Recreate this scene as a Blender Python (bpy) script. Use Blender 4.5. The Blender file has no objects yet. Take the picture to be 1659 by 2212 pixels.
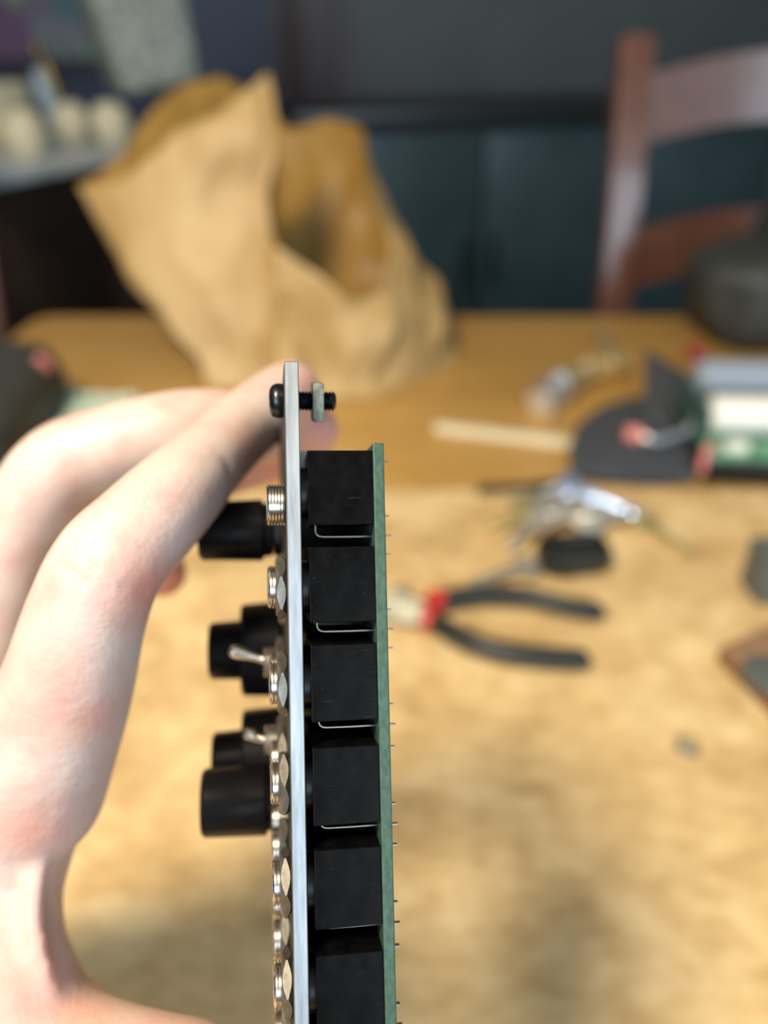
import bpy, bmesh, math, random
from mathutils import Vector, Matrix, noise

random.seed(7)
scene = bpy.context.scene
COL = scene.collection

# ------------------------------------------------------------------ camera
PITCH = math.radians(32.0)
FPX, CX, CY = 1661.0, 829.5, 1106.0
TABLE = 0.75
CAM = Vector((0.0, 0.0, TABLE + 0.32))
CR = Vector((1, 0, 0))
CU = Vector((0, math.sin(PITCH), math.cos(PITCH)))
CF = Vector((0, math.cos(PITCH), -math.sin(PITCH)))

cam_d = bpy.data.cameras.new('camera')
cam = bpy.data.objects.new('camera', cam_d)
COL.objects.link(cam)
cam.location = CAM
cam.rotation_euler = (math.pi / 2 - PITCH, 0, 0)
cam_d.sensor_fit = 'VERTICAL'
cam_d.sensor_height = 7.6
cam_d.sensor_width = 7.6
cam_d.lens = 7.6 * FPX / 2212.0
cam_d.clip_start = 0.005
cam_d.clip_end = 30
cam_d.dof.use_dof = True
cam_d.dof.focus_distance = 0.1015
cam_d.dof.aperture_fstop = cam_d.lens / 3.25
scene.camera = cam

# ------------------------------------------------------------------ world, light, exposure
scene.view_settings.view_transform = 'Standard'
scene.view_settings.look = 'None'
scene.view_settings.gamma = 1.0
scene.view_settings.use_curve_mapping = False
scene.view_settings.exposure = -0.34

world = bpy.data.worlds.new('world')
scene.world = world
world.use_nodes = True
world.node_tree.nodes['Background'].inputs[0].default_value = (0.55, 0.72, 1.0, 1)
world.node_tree.nodes['Background'].inputs[1].default_value = 0.6


def area(name, loc, target, sx, sy, power, color):
    d = bpy.data.lights.new(name, 'AREA')
    d.shape = 'RECTANGLE'
    d.size, d.size_y = sx, sy
    d.energy = power
    d.color = color
    o = bpy.data.objects.new(name, d)
    COL.objects.link(o)
    o.location = loc
    o.rotation_euler = (Vector(target) - Vector(loc)).to_track_quat('-Z', 'Y').to_euler()
    return o


# daylight entering by the window in the wall behind the photographer, a warm ceiling lamp over the table
area('window_daylight', (1.45, -1.97, 1.65), (1.45, 0.0, 1.45), 1.9, 1.25, 54, (0.66, 0.85, 1.0))
area('window_daylight_left', (-1.15, -1.97, 1.75), (-0.8, 0.0, 1.2), 1.4, 1.1, 40, (0.78, 0.89, 1.0))
area('ceiling_lamp_light', (-0.50, -0.30, 2.12), (-0.35, 0.0, 0.75), 0.34, 0.34, 50, (1.0, 0.84, 0.60))


# ------------------------------------------------------------------ helpers
def W(px, py, z):
    """world point at camera depth z (metres) on the ray of a pixel"""
    return CAM + CR * ((px - CX) / FPX * z) - CU * ((py - CY) / FPX * z) + CF * z


def T(px, py, h=0.0):
    """world point where the ray of a pixel meets the level h above the table top"""
    d = CR * ((px - CX) / FPX) - CU * ((py - CY) / FPX) + CF
    t = (TABLE + h - CAM.z) / d.z
    return CAM + d * t


def link(o, parent=None):
    COL.objects.link(o)
    if parent is not None:
        o.parent = parent
    return o


def mesh_obj(name, geo, mat, parent=None, smooth=35, loc=None):
    v, f = geo
    me = bpy.data.meshes.new(name)
    me.from_pydata([tuple(p) for p in v], [], f)
    me.update()
    bm = bmesh.new(); bm.from_mesh(me)
    bmesh.ops.recalc_face_normals(bm, faces=bm.faces)
    bm.to_mesh(me); bm.free()
    if smooth:
        me.shade_smooth()
        if smooth < 180:
            me.set_sharp_from_angle(angle=math.radians(smooth))
    if mat is not None:
        me.materials.append(mat)
    o = bpy.data.objects.new(name, me)
    if loc is not None:
        o.location = loc
    return link(o, parent)


def empty(name, loc=(0, 0, 0), rotz=0.0):
    o = bpy.data.objects.new(name, None)
    o.empty_display_size = 0.02
    o.location = loc
    o.rotation_euler = (0, 0, rotz)
    return link(o)


def tag(o, label, cat, group=None):
    o['label'] = label
    o['category'] = cat
    if group:
        o['group'] = group
    return o


def struct(o, label=None):
    o['kind'] = 'structure'
    if label:
        o['label'] = label
    return o


def join(*geos):
    V, F = [], []
    for v, f in geos:
        n = len(V)
        V += [Vector(p) for p in v]
        F += [tuple(i + n for i in q) for q in f]
    return V, F


def xf(geo, m):
    return [m @ Vector(p) for p in geo[0]], geo[1]


def mv(geo, d):
    d = Vector(d)
    return [Vector(p) + d for p in geo[0]], geo[1]


def box(x0, x1, y0, y1, z0, z1, bev=0.0, seg=2):
    bm = bmesh.new()
    bmesh.ops.create_cube(bm, size=1.0)
    for v in bm.verts:
        v.co = Vector((x0 + (v.co.x + .5) * (x1 - x0), y0 + (v.co.y + .5) * (y1 - y0), z0 + (v.co.z + .5) * (z1 - z0)))
    if bev > 0:
        bmesh.ops.bevel(bm, geom=bm.edges[:], offset=bev, segments=seg, profile=0.5, affect='EDGES')
    bm.verts.index_update()
    r = [v.co.copy() for v in bm.verts], [tuple(v.index for v in f.verts) for f in bm.faces]
    bm.free()
    return r


def lathe(prof, seg=32, axis='Z'):
    """prof: list of (r, h); closed at the ends when r == 0"""
    V, F = [], []
    rings = []
    for r, h in prof:
        if r <= 1e-9:
            rings.append([len(V)]); V.append(Vector((0, 0, h)))
        else:
            ring = []
            for k in range(seg):
                a = 2 * math.pi * k / seg
                ring.append(len(V)); V.append(Vector((r * math.cos(a), r * math.sin(a), h)))
            rings.append(ring)
    for a, b in zip(rings, rings[1:]):
        if len(a) == 1 and len(b) == 1:
            continue
        for k in range(seg):
            k2 = (k + 1) % seg
            if len(a) == 1:
                F.append((a[0], b[k], b[k2]))
            elif len(b) == 1:
                F.append((a[k], b[0], a[k2]))
            else:
                F.append((a[k], b[k], b[k2], a[k2]))
    if axis == 'X':
        V = [Vector((p.z, p.x, p.y)) for p in V]
    elif axis == 'Y':
        V = [Vector((p.y, p.z, p.x)) for p in V]
    return V, F


def tube(pts, rads, seg=12, cap=True, flat=1.0, up=None, square=0.0):
    """swept tube through pts; flat < 1 squashes it along the up direction"""
    pts = [Vector(p) for p in pts]
    if not hasattr(rads, '__len__'):
        rads = [rads] * len(pts)
    V, F = [], []
    prev = None
    for i, p in enumerate(pts):
        a = pts[max(0, i - 1)]; b = pts[min(len(pts) - 1, i + 1)]
        t = (b - a).normalized()
        if up is not None:
            n = Vector(up)
        elif prev is not None:
            n = prev
        else:
            n = Vector((0, 0, 1)) if abs(t.z) < 0.9 else Vector((1, 0, 0))
        n = (n - t * n.dot(t)).normalized()
        prev = n
        s = t.cross(n)
        for k in range(seg):
            an = 2 * math.pi * k / seg
            k_ = max(abs(math.cos(an)), abs(math.sin(an))) ** -square
            V.append(p + (s * math.cos(an) + n * math.sin(an) * flat) * rads[i] * k_)
    for i in range(len(pts) - 1):
        for k in range(seg):
            k2 = (k + 1) % seg
            F.append((i * seg + k, i * seg + k2, (i + 1) * seg + k2, (i + 1) * seg + k))
    if cap:
        F.append(tuple(range(seg)))
        F.append(tuple(range((len(pts) - 1) * seg, len(pts) * seg)))
    return V, F


def catmull(P, n):
    """P: list of tuples (any dimension); n samples per span"""
    out = []
    m = len(P)
    for i in range(m - 1):
        p0, p1, p2, p3 = P[max(0, i - 1)], P[i], P[i + 1], P[min(m - 1, i + 2)]
        for k in range(n):
            t = k / n
            out.append(tuple(0.5 * (2 * b + (c - a) * t + (2 * a - 5 * b + 4 * c - d) * t * t + (3 * b - a - 3 * c + d) * t ** 3)
                             for a, b, c, d in zip(p0, p1, p2, p3)))
    out.append(tuple(P[-1]))
    return out


def slab(outline, z0, z1, bev=0.0):
    """vertical prism over an xy outline"""
    bm = bmesh.new()
    vs = [bm.verts.new((x, y, z0)) for x, y in outline]
    f = bm.faces.new(vs)
    r = bmesh.ops.extrude_face_region(bm, geom=[f])
    for e in r['geom']:
        if isinstance(e, bmesh.types.BMVert):
            e.co.z = z1
    if bev > 0:
        ed = [e for e in bm.edges if abs(e.verts[0].co.z - e.verts[1].co.z) < 1e-7]
        bmesh.ops.bevel(bm, geom=ed, offset=bev, segments=2, profile=0.5, affect='EDGES')
    bm.verts.index_update()
    g = [v.co.copy() for v in bm.verts], [tuple(v.index for v in f.verts) for f in bm.faces]
    bm.free()
    return g


def copy_tree(o, parent=None):
    c = o.copy()
    COL.objects.link(c)
    c.parent = parent
    for ch in list(o.children):
        copy_tree(ch, c)
    return c


# ------------------------------------------------------------------ materials
def mat_new(name, color, rough=0.5, metal=0.0, spec=0.5, coat=0.0):
    m = bpy.data.materials.new(name)
    m.use_nodes = True
    b = m.node_tree.nodes['Principled BSDF']
    b.inputs['Base Color'].default_value = (*color, 1)
    b.inputs['Roughness'].default_value = rough
    b.inputs['Metallic'].default_value = metal
    b.inputs['Specular IOR Level'].default_value = spec
    b.inputs['Coat Weight'].default_value = coat
    return m


def nd(m, kind, **kw):
    n = m.node_tree.nodes.new(kind)
    for k, v in kw.items():
        setattr(n, k, v)
    return n


def lk(m, a, b):
    m.node_tree.links.new(a, b)


def coords(m, scale=(1, 1, 1), space='Object', rot=(0, 0, 0)):
    tc = nd(m, 'ShaderNodeTexCoord')
    mp = nd(m, 'ShaderNodeMapping')
    mp.inputs['Scale'].default_value = scale
    mp.inputs['Rotation'].default_value = rot
    lk(m, tc.outputs[space], mp.inputs['Vector'])
    return mp.outputs['Vector']


def noise_tex(m, vec, scale, detail=4, rough=0.55, dist=0.0):
    n = nd(m, 'ShaderNodeTexNoise')
    n.inputs['Scale'].default_value = scale
    n.inputs['Detail'].default_value = detail
    n.inputs['Roughness'].default_value = rough
    n.inputs['Distortion'].default_value = dist
    lk(m, vec, n.inputs['Vector'])
    return n.outputs['Fac']


def ramp(m, fac, stops):
    r = nd(m, 'ShaderNodeValToRGB')
    cr = r.color_ramp
    while len(cr.elements) < len(stops):
        cr.elements.new(0.5)
    for e, (p, c) in zip(cr.elements, stops):
        e.position = p
        e.color = (*c, 1)
    lk(m, fac, r.inputs['Fac'])
    return r.outputs['Color']


def bump(m, fac, strength, dist=0.001):
    b = nd(m, 'ShaderNodeBump')
    b.inputs['Strength'].default_value = strength
    b.inputs['Distance'].default_value = dist
    lk(m, fac, b.inputs['Height'])
    lk(m, b.outputs['Normal'], m.node_tree.nodes['Principled BSDF'].inputs['Normal'])


def bc(m, col):
    lk(m, col, m.node_tree.nodes['Principled BSDF'].inputs['Base Color'])


def br(m, fac, lo, hi):
    mr = nd(m, 'ShaderNodeMapRange')
    mr.inputs['To Min'].default_value = lo
    mr.inputs['To Max'].default_value = hi
    lk(m, fac, mr.inputs['Value'])
    lk(m, mr.outputs['Result'], m.node_tree.nodes['Principled BSDF'].inputs['Roughness'])


def noisy(name, c0, c1, scale, rough=0.5, metal=0.0, stretch=(1, 1, 1), detail=4, bmp=0.0, bdist=0.001, spec=0.5, coat=0.0, lo=0.35, hi=0.65):
    m = mat_new(name, c0, rough, metal, spec, coat)
    v = coords(m, stretch)
    f = noise_tex(m, v, scale, detail)
    bc(m, ramp(m, f, [(lo, c0), (hi, c1)]))
    if bmp:
        bump(m, f, bmp, bdist)
    return m


M = {}
M['alu'] = noisy('brushed_aluminium', (0.34, 0.365, 0.39), (0.50, 0.53, 0.56), 900, 0.40, 0.88, (1, 1, 0.12), bmp=0.25, bdist=0.0001)
M['face'] = noisy('panel_face', (0.010, 0.010, 0.011), (0.016, 0.016, 0.017), 400, 0.55)
M['jack'] = noisy('black_jack_plastic', (0.0018, 0.0018, 0.002), (0.0045, 0.0045, 0.005), 350, 0.25, bmp=0.06, bdist=0.0001, detail=6, spec=0.05)
_m = M['jack']; _b = _m.node_tree.nodes['Principled BSDF']
_c0 = _b.inputs['Base Color'].links[0].from_socket
_oi = nd(_m, 'ShaderNodeObjectInfo')


def shifted(scale):
    a_ = nd(_m, 'ShaderNodeVectorMath', operation='ADD')
    lk(_m, coords(_m, scale), a_.inputs[0]); lk(_m, _oi.outputs['Location'], a_.inputs[1])
    return a_.outputs[0]


_sp = ramp(_m, noise_tex(_m, shifted((1, 1, 1)), 2300, 2, 0.5), [(0.72, (0, 0, 0)), (0.80, (1, 1, 1))])
_st = ramp(_m, noise_tex(_m, shifted((0.06, 1, 1)), 3000, 2, 0.5), [(0.70, (0, 0, 0)), (0.78, (0.35, 0.35, 0.35))])
_mxm = nd(_m, 'ShaderNodeMath', operation='MAXIMUM'); lk(_m, _sp, _mxm.inputs[0]); lk(_m, _st, _mxm.inputs[1])
_mx = nd(_m, 'ShaderNodeMix', data_type='RGBA'); lk(_m, _mxm.outputs[0], _mx.inputs[0]); lk(_m, _c0, _mx.inputs[6]); _mx.inputs[7].default_value = (0.035, 0.035, 0.035, 1)
bc(_m, _mx.outputs[2])
_v = coords(M['jack'], (0.25, 1, 1.0)); br(M['jack'], noise_tex(M['jack'], _v, 2600, 3), 0.14, 0.34)
M['black'] = mat_new('black_plastic', (0.008, 0.008, 0.009), 0.35)
M['knob'] = mat_new('knob_black', (0.005, 0.005, 0.006), 0.25, 0, 0.14)
M['steel'] = noisy('nickel_steel', (0.62, 0.60, 0.55), (0.78, 0.76, 0.72), 700, 0.22, 1.0)
M['nut'] = noisy('nickel_nut', (0.22, 0.21, 0.185), (0.33, 0.315, 0.285), 900, 0.48, 1.0, bmp=0.15, bdist=0.0001)
M['zinc'] = noisy('dull_zinc', (0.14, 0.14, 0.115), (0.27, 0.27, 0.225), 1100, 0.5, 0.7, bmp=0.5, bdist=0.0002)
M['blackscrew'] = noisy('black_oxide', (0.030, 0.033, 0.040), (0.07, 0.075, 0.085), 900, 0.28, 0.9, bmp=0.3, bdist=0.0002)
M['tin'] = mat_new('tinned_pin', (0.36, 0.32, 0.25), 0.38, 1.0)
M['pcb'] = noisy('pcb_green_edge', (0.020, 0.054, 0.036), (0.042, 0.090, 0.064), 1600, 0.5, 0.0, (1, 1, 0.5), detail=3, bmp=0.3, bdist=0.0001)
M['white'] = mat_new('white_plastic', (0.75, 0.73, 0.68), 0.45)

M['wood'] = mat_new('honey_wood', (0.5, 0.3, 0.1), 0.34)
_m = M['wood']; _v = coords(_m, (1.2, 9, 9)); _f = noise_tex(_m, _v, 6, 6, 0.6, 0.8)
bc(_m, ramp(_m, _f, [(0.25, (0.40, 0.215, 0.050)), (0.5, (0.52, 0.305, 0.085)), (0.8, (0.60, 0.37, 0.12))]))
bump(_m, _f, 0.05, 0.001)

M['kraft'] = mat_new('kraft_mat', (0.6, 0.4, 0.2), 0.75, 0, 0.3)
_m = M['kraft']; _v = coords(_m); _f1 = noise_tex(_m, _v, 22, 6, 0.62, 0.6); _v2 = coords(_m, (1, 2.0, 1), rot=(0, 0, 0.4)); _f2 = noise_tex(_m, _v2, 75, 5, 0.65)
_mx = nd(_m, 'ShaderNodeMix', data_type='FLOAT'); _mx.inputs[0].default_value = 0.36
lk(_m, _f1, _mx.inputs[2]); lk(_m, _f2, _mx.inputs[3])
bc(_m, ramp(_m, _mx.outputs[0], [(0.33, (0.36, 0.235, 0.100)), (0.48, (0.55, 0.385, 0.185)), (0.63, (0.72, 0.555, 0.31))]))
bump(_m, _f2, 0.25, 0.002)

M['bag'] = mat_new('bag_paper', (0.55, 0.35, 0.15), 0.5, 0, 0.45)
_m = M['bag']; _v = coords(_m); _f = noise_tex(_m, _v, 12, 4, 0.6)
bc(_m, ramp(_m, _f, [(0.3, (0.37, 0.235, 0.085)), (0.7, (0.49, 0.34, 0.155))]))
_b = _m.node_tree.nodes['Principled BSDF']
_tl = nd(_m, 'ShaderNodeBsdfTranslucent'); _tl.inputs['Color'].default_value = (0.62, 0.34, 0.06, 1)
_ms = nd(_m, 'ShaderNodeMixShader'); _ms.inputs[0].default_value = 0.12
lk(_m, _b.outputs[0], _ms.inputs[1]); lk(_m, _tl.outputs[0], _ms.inputs[2])
lk(_m, _ms.outputs[0], _m.node_tree.nodes['Material Output'].inputs['Surface'])

M['bag_inner_shade'] = mat_new('bag_paper_shaded', (0.55, 0.35, 0.15), 0.5, 0, 0.45)  # same kraft paper, browned so the shade inside the mouth is in the colour
_m = M['bag_inner_shade']; _v = coords(_m); _f = noise_tex(_m, _v, 12, 4, 0.6)
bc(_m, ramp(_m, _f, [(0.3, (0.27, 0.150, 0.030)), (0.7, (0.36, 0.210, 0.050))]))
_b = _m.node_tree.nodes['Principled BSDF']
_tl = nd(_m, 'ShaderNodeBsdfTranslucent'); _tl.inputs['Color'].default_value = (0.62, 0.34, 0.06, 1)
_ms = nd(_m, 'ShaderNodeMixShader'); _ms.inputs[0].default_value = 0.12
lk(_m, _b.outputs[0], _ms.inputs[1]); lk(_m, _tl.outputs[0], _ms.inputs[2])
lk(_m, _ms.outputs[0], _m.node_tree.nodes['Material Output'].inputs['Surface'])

M['skin'] = mat_new('skin', (0.8, 0.55, 0.45), 0.42, 0, 0.45)
_m = M['skin']; _b = _m.node_tree.nodes['Principled BSDF']
_v = coords(_m); _f = noise_tex(_m, _v, 70, 5, 0.6)
_c = ramp(_m, _f, [(0.34, (0.54, 0.365, 0.33)), (0.5, (0.60, 0.465, 0.425)), (0.68, (0.625, 0.525, 0.485))])
_at = nd(_m, 'ShaderNodeAttribute', attribute_name='flush')
_mx = nd(_m, 'ShaderNodeMix', data_type='RGBA')
lk(_m, _at.outputs['Fac'], _mx.inputs[0]); lk(_m, _c, _mx.inputs[6]); _mx.inputs[7].default_value = (0.62, 0.20, 0.13, 1)
bc(_m, _mx.outputs[2])
_b.inputs['Subsurface Weight'].default_value = 0.35
_b.inputs['Subsurface Radius'].default_value = (1.0, 0.35, 0.2)
_b.inputs['Subsurface Scale'].default_value = 0.004
_f2 = noise_tex(_m, _v, 900, 4, 0.6)
_f3 = noise_tex(_m, coords(_m, (1, 1, 2.2)), 190, 4, 0.6)
_ad = nd(_m, 'ShaderNodeMath', operation='ADD'); lk(_m, _f2, _ad.inputs[0]); lk(_m, _f3, _ad.inputs[1])
bump(_m, _ad.outputs[0], 0.20, 0.0009)

M['chair'] = noisy('mahogany', (0.085, 0.034, 0.022), (0.14, 0.056, 0.036), 14, 0.36, 0, (8, 8, 1), coat=0.7)
M['chair'].node_tree.nodes['Principled BSDF'].inputs['Coat Roughness'].default_value = 0.16
M['darkwood'] = noisy('dark_brown_wood', (0.018, 0.009, 0.006), (0.032, 0.017, 0.010), 10, 0.45, 0, (1, 1, 6))
M['topcloth'] = noisy('pale_runner', (0.45, 0.50, 0.52), (0.58, 0.62, 0.62), 40, 0.4)
M['teal'] = noisy('dark_teal_paint', (0.0187, 0.0413, 0.0515), (0.0304, 0.0608, 0.0725), 5, 0.35)
M['ink'] = mat_new('black_lacquer', (0.006, 0.008, 0.009), 0.3)
M['wallgrey'] = noisy('dark_grey_green_wall', (0.0378, 0.0496, 0.0508), (0.0546, 0.0651, 0.0632), 3, 0.5)
M['wallblue'] = noisy('dark_blue_wall', (0.0384, 0.0576, 0.1088), (0.0512, 0.0768, 0.1280), 3, 0.55)
M['plum'] = noisy('plum_brown', (0.0292, 0.0225, 0.0292), (0.0510, 0.0382, 0.0473), 6, 0.45, 0, (6, 6, 1))
M['ceil'] = mat_new('white_ceiling', (0.62, 0.60, 0.56), 0.8)
M['plaster'] = mat_new('light_plaster', (0.50, 0.50, 0.50), 0.8)
M['floorwood'] = noisy('dark_floor', (0.030, 0.018, 0.012), (0.05, 0.03, 0.02), 8, 0.4, 0, (1, 6, 1))
M['cream'] = noisy('cream_wax', (0.66, 0.60, 0.42), (0.74, 0.69, 0.52), 30, 0.4)
M['brass'] = noisy('old_brass', (0.16, 0.11, 0.03), (0.28, 0.20, 0.06), 60, 0.35, 0.8)
M['blueglass'] = mat_new('pale_blue_glaze', (0.34, 0.44, 0.52), 0.2)
M['tealbase'] = mat_new('teal_glaze', (0.08, 0.22, 0.22), 0.3)
M['slate'] = noisy('slate_felt', (0.036, 0.042, 0.056), (0.052, 0.060, 0.075), 120, 0.85, bmp=0.3)
M['char'] = noisy('charcoal_nylon', (0.022, 0.026, 0.025), (0.038, 0.044, 0.042), 160, 0.6, bmp=0.4)
M['red'] = mat_new('red_plastic', (0.50, 0.035, 0.03), 0.4)
M['pinkred'] = mat_new('faded_red_plastic', (0.58, 0.20, 0.19), 0.4)
M['darkred'] = mat_new('dark_red_plastic', (0.22, 0.018, 0.018), 0.4)
M['rubber'] = mat_new('black_rubber', (0.012, 0.014, 0.013), 0.42)
M['jaw'] = noisy('worn_steel', (0.20, 0.20, 0.165), (0.30, 0.30, 0.26), 120, 0.55, 0.6)
M['brasskey'] = mat_new('brass_key', (0.88, 0.74, 0.36), 0.36, 0.9)
M['silverkey'] = mat_new('nickel_key', (0.86, 0.85, 0.78), 0.34, 0.85)
M['bluekey'] = mat_new('blue_anodised', (0.34, 0.48, 0.80), 0.28, 0.9)
M['cap'] = mat_new('pale_wood_strip', (0.74, 0.66, 0.46), 0.55)
M['foil'] = noisy('gold_foil', (0.70, 0.52, 0.22), (0.86, 0.74, 0.42), 40, 0.25, 0.7)
M['silverfoil'] = mat_new('silver_foil', (0.70, 0.71, 0.74), 0.28, 0.8)
M['green'] = noisy('green_board', (0.05, 0.19, 0.11), (0.22, 0.42, 0.30), 60, 0.4)
M['celltube'] = mat_new('white_sleeve', (0.72, 0.74, 0.70), 0.3)
M['greytube'] = mat_new('grey_sleeve', (0.24, 0.28, 0.34), 0.3)
M['walnut'] = noisy('walnut', (0.22, 0.13, 0.075), (0.32, 0.20, 0.125), 20, 0.35, 0, (2, 10, 2))
M['walnutedge'] = mat_new('walnut_edge', (0.16, 0.075, 0.03), 0.4)
M['greygreen'] = mat_new('grey_green_plastic', (0.09, 0.105, 0.10), 0.5)
M['bubble'] = noisy('pale_green_film', (0.40, 0.52, 0.40), (0.62, 0.74, 0.64), 35, 0.3)
M['clear'] = mat_new('clear_plastic', (0.95, 1, 0.98), 0.05)
M['clear'].node_tree.nodes['Principled BSDF'].inputs['Transmission Weight'].default_value = 1.0
M['bracket'] = mat_new('dark_teal_plastic', (0.03, 0.075, 0.08), 0.45)
M['indicator'] = mat_new('white_line', (0.8, 0.8, 0.8), 0.5)

# ------------------------------------------------------------------ the room
XL, XR, YF, YB, ZC = -2.4, 2.6, -2.0, 3.3, 2.5
struct(mesh_obj('floor', box(XL, XR, YF, YB, -0.05, 0), M['floorwood']), 'dark wooden floor under the table')
struct(mesh_obj('ceiling', box(XL, XR, YF, YB, ZC, ZC + 0.05), M['ceil']), 'plain white ceiling of the room')
struct(mesh_obj('wall_left', box(XL - 0.1, XL, YF, YB, 0, ZC), M['wallblue']), 'dark blue wall on the left')
struct(mesh_obj('wall_right', box(XR, XR + 0.1, YF, YB, 0, ZC), M['plaster']), 'light plaster wall on the right')
struct(mesh_obj('wall_back', join(box(-0.22, XR, YB, YB + 0.1, 0, ZC)), M['wallgrey']), 'dark grey green far wall behind the chair')
struct(mesh_obj('wall_alcove', box(XL, -0.22, YB, YB + 0.1, 0, ZC), M['wallblue']), 'dark blue far wall behind the sideboard')
wx0, wx1, wz0, wz1 = 0.45, 2.45, 1.0, 2.3
lx0, lx1, lz0, lz1 = -1.9, -0.4, 1.15, 2.35
struct(mesh_obj('wall_front', join(box(XL, lx0, YF - 0.1, YF, 0, ZC), box(lx1, wx0, YF - 0.1, YF, 0, ZC), box(wx1, XR, YF - 0.1, YF, 0, ZC),
                                   box(wx0, wx1, YF - 0.1, YF, 0, wz0), box(wx0, wx1, YF - 0.1, YF, wz1, ZC),
                                   box(lx0, lx1, YF - 0.1, YF, 0, lz0), box(lx0, lx1, YF - 0.1, YF, lz1, ZC)), M['plaster']),
       'light plaster wall with two windows behind the photographer')
for nm, (x0, x1, z0, z1), lab in (('window_1', (wx0, wx1, wz0, wz1), 'white frame of the wide window behind the photographer'), ('window_2', (lx0, lx1, lz0, lz1), 'white frame of the left window behind the photographer')):
    struct(mesh_obj(nm, join(box(x0, x0 + .05, YF - .08, YF - .04, z0, z1), box(x1 - .05, x1, YF - .08, YF - .04, z0, z1),
                             box(x0 + .05, x1 - .05, YF - .08, YF - .04, z0, z0 + .05), box(x0 + .05, x1 - .05, YF - .08, YF - .04, z1 - .05, z1)), M['white']), lab)
struct(mesh_obj('trim_1', join(box(-0.36, -0.17, YB - 0.05, YB, 0, ZC, 0.006), box(-0.40, -0.36, YB - 0.03, YB, 0, ZC), box(-0.17, -0.13, YB - 0.03, YB, 0, ZC)), M['plum']),
       'dark plum brown upright casing on the far wall')

# picture on the far wall at the left: colour patches under a frame
M['picture'] = mat_new('picture_print', (0.2, 0.2, 0.2), 0.3)
_m = M['picture']
_vo = nd(_m, 'ShaderNodeTexVoronoi'); _vo.inputs['Scale'].default_value = 7.0
lk(_m, coords(_m), _vo.inputs['Vector'])
_sp = nd(_m, 'ShaderNodeSeparateColor'); lk(_m, _vo.outputs['Color'], _sp.inputs[0])
bc(_m, ramp(_m, _sp.outputs[0], [(0.0, (0.17, 0.08, 0.18)), (0.25, (0.24, 0.25, 0.29)), (0.45, (0.08, 0.22, 0.24)), (0.62, (0.18, 0.09, 0.18)), (0.8, (0.25, 0.44, 0.20)), (1.0, (0.20, 0.22, 0.28))]))

# ------------------------------------------------------------------ table
tx0, tx1, ty0, ty1 = -0.462, 0.95, -0.35, 1.008
tab = tag(empty('dining_table', (0, 0, 0)), 'honey coloured wooden table under all the things', 'table')


def rrect(x0, x1, y0, y1, r, n=6):
    out = []
    for cx, cy, a0 in ((x1 - r, y1 - r, 0), (x0 + r, y1 - r, 90), (x0 + r, y0 + r, 180), (x1 - r, y0 + r, 270)):
        for k in range(n + 1):
            a = math.radians(a0 + 90 * k / n)
            out.append((cx + r * math.cos(a), cy + r * math.sin(a)))
    return out


mesh_obj('table_top', slab(rrect(tx0, tx1, ty0, ty1, 0.03), TABLE - 0.035, TABLE, 0.006), M['wood'], tab)
mesh_obj('apron', join(box(tx0 + .06, tx1 - .06, ty1 - .09, ty1 - .07, .63, .715), box(tx0 + .06, tx1 - .06, ty0 + .07, ty0 + .09, .63, .715),
                       box(tx0 + .06, tx0 + .08, ty0 + .09, ty1 - .09, .63, .715), box(tx1 - .08, tx1 - .06, ty0 + .09, ty1 - .09, .63, .715)), M['wood'], tab)
for x in (tx0 + .085, tx1 - .085):
    for y in (ty0 + .095, ty1 - .095):
        mesh_obj('leg', mv(lathe([(0, 0), (.022, 0), (.028, .3), (.034, .6), (.034, .715), (0, .715)], 20), (x, y, 0)), M['wood'], tab)

# kraft paper sheet on the table


def fbm(p, o=4):
    return noise.fractal(p, 1.0, 2.0, o)


def ridge(p):
    return 1.0 - abs(noise.noise(p)) * 2.0


def mat_h(x, y):
    h = 0.0030 * fbm(Vector((x * 9, y * 9, 1.3)), 4) + 0.0016 * ridge(Vector((x * 17, y * 13, 7.7))) * ridge(Vector((x * 6, y * 8, 2.2)))
    return max(0.0, 0.0032 + h)


mx0, mx1, my0, my1 = -0.33, 0.70, -0.20, 0.545
NX, NY = 200, 150
V, F = [], []
for j in range(NY + 1):
    for i in range(NX + 1):
        x = mx0 + (mx1 - mx0) * i / NX; y = my0 + (my1 - my0) * j / NY
        yy = y + (0.006 * noise.noise(Vector((x * 5, 3, 0))) if j == NY else 0)
        V.append(Vector((x, yy, TABLE + 0.0004 + mat_h(x, y))))
nb = len(V)
V += [Vector((p.x, p.y, p.z - 0.0003)) for p in V]
for j in range(NY):
    for i in range(NX):
        a = j * (NX + 1) + i
        q = (a, a + 1, a + NX + 2, a + NX + 1)
        F.append(q); F.append(tuple(nb + k for k in reversed(q)))
edge = [i for i in range(NX + 1)] + [j * (NX + 1) + NX for j in range(1, NY + 1)] + [NY * (NX + 1) + i for i in range(NX - 1, -1, -1)] + [j * (NX + 1) for j in range(NY - 1, 0, -1)]
for a, b in zip(edge, edge[1:] + edge[:1]):
    F.append((a, b, nb + b, nb + a))
tag(mesh_obj('kraft_paper_sheet', (V, F), M['kraft'], smooth=180), 'large wrinkled tan kraft paper sheet spread over the near half of the table', 'paper')


def on(px, py, lift=0.0):
    """point on the paper sheet or the table under a pixel"""
    p = T(px, py, 0.0)
    for _ in range(3):
        h = mat_h(p.x, p.y) + 0.0006 if (mx0 < p.x < mx1 and p.y < my1) else 0.0
        p = T(px, py, h + lift)
    return p


# ------------------------------------------------------------------ the module
def cvec(a):
    return CR * a[0] - CU * a[1] + CF * a[2]


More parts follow.
